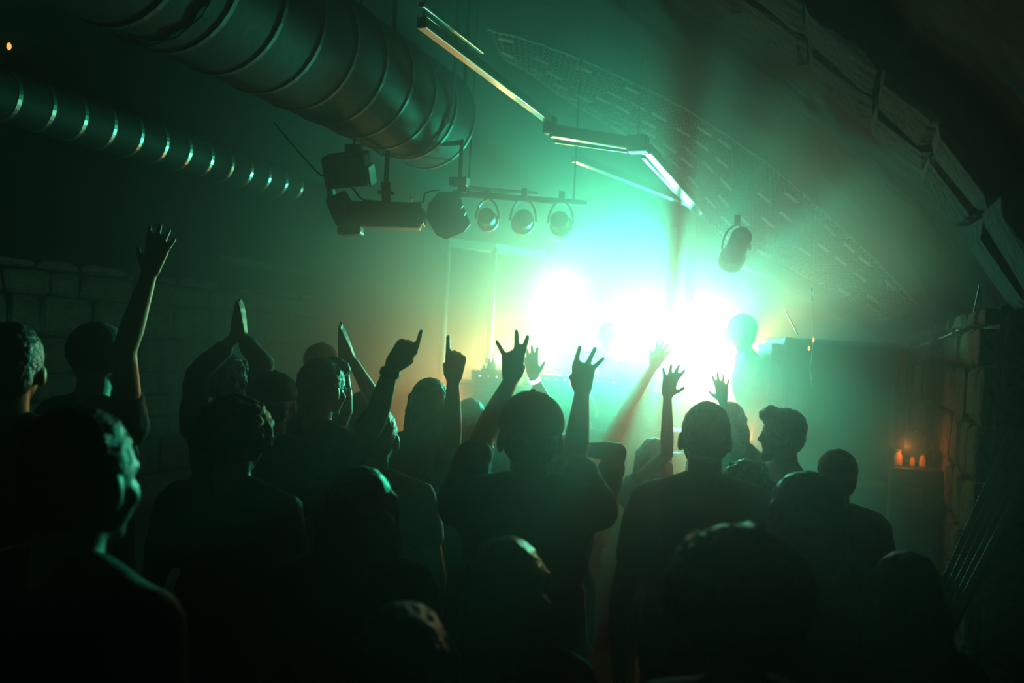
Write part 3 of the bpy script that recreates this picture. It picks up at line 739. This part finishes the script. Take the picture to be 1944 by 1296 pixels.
    if hair == 'bald': pass
    elif hair == 'short': hm_.ell(h(0, -.018, .028), hr(.083, .097, .091), 18, 12, ct); hm_.ell(h(0, -.055, -.02), hr(.070, .052, .07), 16, 10, ct)
    elif hair == 'crop': hm_.ell(h(0, -.014, .019), hr(.0785, .096, .097), 18, 12, ct); hm_.ell(h(0, -.05, -.02), hr(.068, .052, .06), 16, 10, ct)
    elif hair == 'quiff': hm_.ell(h(0, -.015, .026), hr(.084, .1, .09), 18, 12, ct); hm_.cone(h(-.02, .06, .09), h(.02, .075, .075), .036 * s, .034 * s); hm_.ell(h(0, -.055, -.02), hr(.070, .052, .07), 16, 10, ct); rough = .006
    elif hair == 'curly':
        rr = random.Random(len(NPEOPLE)); rough = .006
        hm_.ell(h(0, -.02, .01), hr(.098, .105, .10), 18, 12, ct)
        for k in range(90):
            a, b = rr.uniform(0, 6.28), math.acos(rr.uniform(-.45, 1)); v = Vector((math.sin(b) * math.cos(a) * .1, -.02 + math.sin(b) * math.sin(a) * .105, .01 + math.cos(b) * .1))
            if v.y > .05 and v.z < .03: continue
            hm_.ell(h(*v), hr(.022, .022, .022), 8, 6)
    elif hair == 'afro': hm_.ell(h(0, -.02, .02), hr(.118, .115, .105), 18, 12, ct); rough, sc_ = .012, 35
    elif hair in ('long', 'bob', 'midlong'):
        hm_.ell(h(0, -.015, .02), hr(.088, .102, .098), 20, 12, ct); dn = {'long': -.42, 'midlong': -.27, 'bob': -.15}[hair]
        hm_.ell(h(0, -.055, -.07), hr(.098, .065, .12), 18, 10, ct)
        for x_ in (-.075, -.045, -.015, .015, .045, .075):
            hm_.cone(h(x_ * .9, -.05, -.04), h(x_ * 1.35, -.085 + abs(x_) * .5, dn), .040 * s, .026 * s, 12)
        for sd in (-1, 1): hm_.cone(h(sd * .078, .005, .02), h(sd * .098, .005, max(dn, -.3) * .9), .028 * s, .024 * s, 10)
        rough, sc_ = .005, 45
    elif hair == 'bun': hm_.ell(h(0, -.018, .018), hr(.083, .099, .094), 18, 12, ct); hm_.ell(h(0, -.105, .04), hr(.042, .038, .042), 14, 10, ct)
    elif hair == 'cap':
        hm_.ell(h(0, -.05, -.025), hr(.072, .052, .055), 16, 10, ct)
    if hm_.v: hm_.meld('hair', hmat, root, vx, .8, 1, rough, sc_)
    if hair == 'cap':
        c_ = MB(); c_.ell(h(0, -.008, .030), hr(.090, .106, .088), 22, 14, ct)
        c_.v = [v if (Vector(v) - h(0, 0, .012)).z > 0 else (v[0], v[1], h(0, 0, .012).z - .002) for v in c_.v]
        cap_ = c_.meld('cap', M['mesh_cap'], root, .010, .9, 1)
        sg = hat if hat in (-1, 1) else 1
        br = MB(); vs = []
        for t_ in (0, .006):
            for i in range(13):
                a = math.pi * i / 12; vs.append(h(.075 * math.cos(a), sg * (.07 + .085 * math.sin(a)), .018 + t_ - .01 * math.sin(a)))
        br.add(vs, [tuple(range(13)), tuple(range(25, 12, -1))] + [(i, (i + 1) % 13, (i + 1) % 13 + 13, i + 13) for i in range(13)])
        br.build('brim', M['mesh_cap'], cap_, smooth=False)
        MB().ell(h(0, -.008, .118), hr(.008, .008, .005), 8, 6).build('cap_button', M['mesh_cap'], cap_)
    if hair == 'beanie': MB().ell(h(0, -.012, .03), hr(.088, .104, .095), 18, 12, ct).meld('knit_hat', CLOTH['charcoal'], root, .012, 1, 1, .004, 60)
    if eyes:
        for sd in (-1, 1): MB().ell(h(sd * .029, .079, -.008), hr(.0125, .0125, .0125), 12, 8).build('eye', EYE, root, smooth=True)
    if eyes == 'beard':
        b_ = MB(); b_.cone(h(0, .04, -.085), h(0, .066, -.112), .047 * s, .030 * s, 12); b_.cone(h(-.066, .0, -.04), h(-.03, .05, -.1), .018 * s, .024 * s); b_.cone(h(.066, .0, -.04), h(.03, .05, -.1), .018 * s, .024 * s)
        b_.meld('beard', hmat, root, .009, 1, 1, .004, 60)
    if glasses:
        g_ = MB()
        for sd in (-1, 1):
            g_.tube([h(sd * .031 + .022 * math.cos(2 * math.pi * k / 12), .096, -.008 + .018 * math.sin(2 * math.pi * k / 12)) for k in range(13)], .002, 5)
            g_.tube([h(sd * .055, .096, -.002), h(sd * .083, .0, -.004)], .002, 5)
        g_.tube([h(-.009, .097, -.004), h(.009, .097, -.004)], .002, 5); g_.build('glasses', M['blackmetal'], root)
    return root

OPEN = (12, 3, -6, -16, 42)
# on the stage
person((1157, 610, 7.25), 'person in a loose top bent over the desk before the bright lamps', face=180, z0=ST, lean=.12, hair='short', shirt='charcoal', eyes=True, wide=1.25,
       arms={'L': dict(e=(1216, 712, 6.95), w=(1190, 742, 6.75), a=160, tf=-.4, g=('r', 'r', 'r', 'r', 25), p=-1), 'R': dict(e=(1104, 705, 6.95), w=(1120, 738, 6.75), a=190, tf=-.4, g=('r', 'r', 'r', 'r', 25), p=-1)})
person((1405, 595, 6.3), 'person in profile leaning forward at the side of the stage behind the speaker stack', face=-85, z0=ST, lean=.16, hair='short', shirt='charcoal', eyes=True, hs=1.08)
# crowd, far rows
person((1112, 747, 5.75), 'short-haired person near the desk stretching one bare arm up towards the posts', hair='crop', hc='brown', shirt='grey', skin=0,
       arms={'R': dict(e=(1192, 772, 5.5), w=(1240, 697, 5.35), a=28, g=(14, 5, -5, -15, 30), k=.95)})
person((1000, 740, 5.2), 'fair-haired person near the desk raising a hand with a bright white wristband', hair='short', hc='fair', shirt='grey',
       arms={'R': dict(e=(1042, 778, 4.95), w=(1013, 716, 4.9), a=-8, s=1, g=(12, 4, -5, -15, 45), k=.95, band='white_band')})
person((1387, 762, 5.0), 'fair long-haired person close to the stage waving one spread hand', female=True, hair='midlong', hc='fair', shirt='brown',
       arms={'R': dict(e=(1392, 845, 4.75), w=(1372, 762, 4.7), a=-4, g=(14, 3, -9, -26, 52), k=.82)})
person((1243, 830, 4.5), 'hooded-looking long-haired person raising a bare left arm in front of the posts', female=True, hair='midlong', hc='brown', shirt='brown', sleeve=.4,
       arms={'L': dict(e=(1266, 862, 4.1), w=(1267, 752, 4.0), a=12, g=(30, 16, 2, -16, 58), s=1, k=.82)})
person((895, 755, 4.9), 'small dark-haired person between the pointing arm and the raised hand with three fingers', hair='short', female=True, shirt='charcoal')
person((818, 716, 4.25), 'person with long brown hair behind the upright pointing arm', female=True, hair='long', hc='brown', shirt='brown')
person((612, 650, 4.9), 'tall person in a cap half hidden behind the bushy-haired listener with glasses', hair='cap', shirt='charcoal', hat=1, face=-20)
person((690, 742, 4.6), 'dark-haired person clapping both flat hands above the crowd', hair='short', shirt='blue',
       arms={'R': dict(e=(713, 762, 4.3), w=(670, 686, 4.2), a=-18, edge=-1, g=(6, 1, -4, -9, 30), k=1.0, tf=.05), 'L': dict(e=(655, 778, 4.3), w=(650, 688, 4.2), a=-4, edge=1, g=(6, 1, -4, -9, 30), k=1.0, tf=.05)})
person((433, 676, 4.3), 'person with green-lit hair clapping hands above the head at the dim side', hair='curly', hc='grey', shirt='black', sleeve=1.7, face=20,
       arms={'R': dict(e=(497, 690, 4.1), w=(462, 640, 4.1), a=-6, edge=-1, g=(3, 0, -2, -4, 30)), 'L': dict(e=(375, 712, 4.1), w=(444, 642, 4.1), a=4, edge=1, g=(3, 0, -2, -4, 30))})
person((1592, 852, 3.6), 'round-headed dark-haired person in front of the pale subwoofer', hair='short', shirt='black', wide=1.0)
person((1494, 773, 4.15), 'bearded person in profile turned towards the stage lamps below the big loudspeaker', face=-88, hair='quiff', shirt='grey', eyes='beard', skin=1)
# middle rows
person((611, 678, 3.75), 'bushy-haired person with glasses looking aside below the clapping hands', face=38, hair='quiff', hc='brown', shirt='charcoal', eyes=True, glasses=True)
person((185, 614, 3.35), 'tall person in a dark hat with one bare arm flung high by the rough wall', hair='beanie', shirt='black', sleeve=.3, face=25,
       arms={'R': dict(e=(236, 668, 3.15), w=(283, 520, 3.1), a=14, g=(16, 5, -6, -16, 40))})
person((521, 704, 3.5), 'person in a flat-topped dark cap next to the bushy-haired listener', hair='cap', shirt='black', hat=1, wide=1.05)
person((450, 754, 2.75), 'curly-haired person with a glinting earring in the dark middle of the crowd', face=15, hair='curly', shirt='black')
person((716, 769, 3.25), 'short-haired person thrusting up a fist with one finger and a thick wristband', hair='crop', hc='brown', shirt='charcoal', sleeve=.5,
       arms={'L': dict(e=(712, 800, 3.1), w=(743, 697, 3.05), a=38, s=1, tf=.1, g=(-22, 'c', 'c', 'c', 'f'), band='cable')})
person((905, 800, 3.9), 'dark-haired person pointing one finger straight up beside the long brown hair', hair='short', shirt='black', sleeve=.8,
       arms={'L': dict(e=(858, 838, 3.45), w=(860, 722, 3.35), a=6, s=-1, g=(6, 'c', 'c', 'c', 'f'), p=1, tf=.15)})
person((1062, 822, 3.5), 'person with one elbow bent out wide and the hand behind the head', hair='short', shirt='green', sleeve=.75,
       arms={'R': dict(e=(1172, 858, 3.4), w=(1100, 852, 3.35), a=-95, s=1, g=('r', 'r', 'r', 'r', 25), tf=-.05)})
person((1012, 741, 2.68), 'broad person in a cap with both arms up making three-finger signs', hair='cap', hat=1, shirt='black', wide=1.12, sleeve=.7, skin=1, hs=1.08,
       arms={'L': dict(e=(915, 835, 2.9), w=(970, 722, 3.15), a=6, s=1, g=(10, -6, 'c', -34, 'f'), k=1.0, tf=.3), 'R': dict(e=(1090, 880, 2.9), w=(1105, 745, 3.1), a=4, g=(-20 + 8, 'c', -22, -42, 'f'), k=.98, tf=.3)})
person((1344, 760, 3.0), 'shaven-headed person in a dark t-shirt with ears standing out below the waving hand', hair='crop', hc='black', shirt='black', wide=.98, skin=2)
person((1422, 875, 3.35), 'dark-haired person peeking between the shaven head and the long straight hair', hair='curly', shirt='black', female=True)
person((1535, 893, 2.5), 'person with long straight shiny hair in front of the subwoofer', face=-25, female=True, hair='midlong', hc='brown', shirt='black', hs=1.1)
person((688, 884, 2.35), 'brown-haired person low in the dark, with an orange-tinged hair edge', female=True, hair='bob', hc='brown', shirt='black')
# near rows
person((150, 770, 1.55), 'tall near person at the dark side with a green-lit ear and neck', hair='short', shirt='black', skin=0, face=28, wide=1.05)
person((965, 1018, 1.9), 'near person with green-lit straight hair in front of the broad capped person', female=True, hair='midlong', hc='brown', shirt='black')
person((765, 1145, 1.42), 'nearest short person whose dark hair shines at one spot, at the bottom of the picture', female=True, hair='bob', hc='black', shirt='black')
person((1410, 1008, 1.4), 'near person whose dark rounded hair fills the space before the long straight hair', female=True, hair='afro', hc='black', shirt='black')
person((1725, 1045, 2.1), 'near person in black half lost in the dark before the equipment case', female=True, hair='bob', hc='black', shirt='black')
person((20, 610, 2.6), 'person cut off at the picture edge before the rough stone wall', hair='short', shirt='black', face=-15)

melt_all()
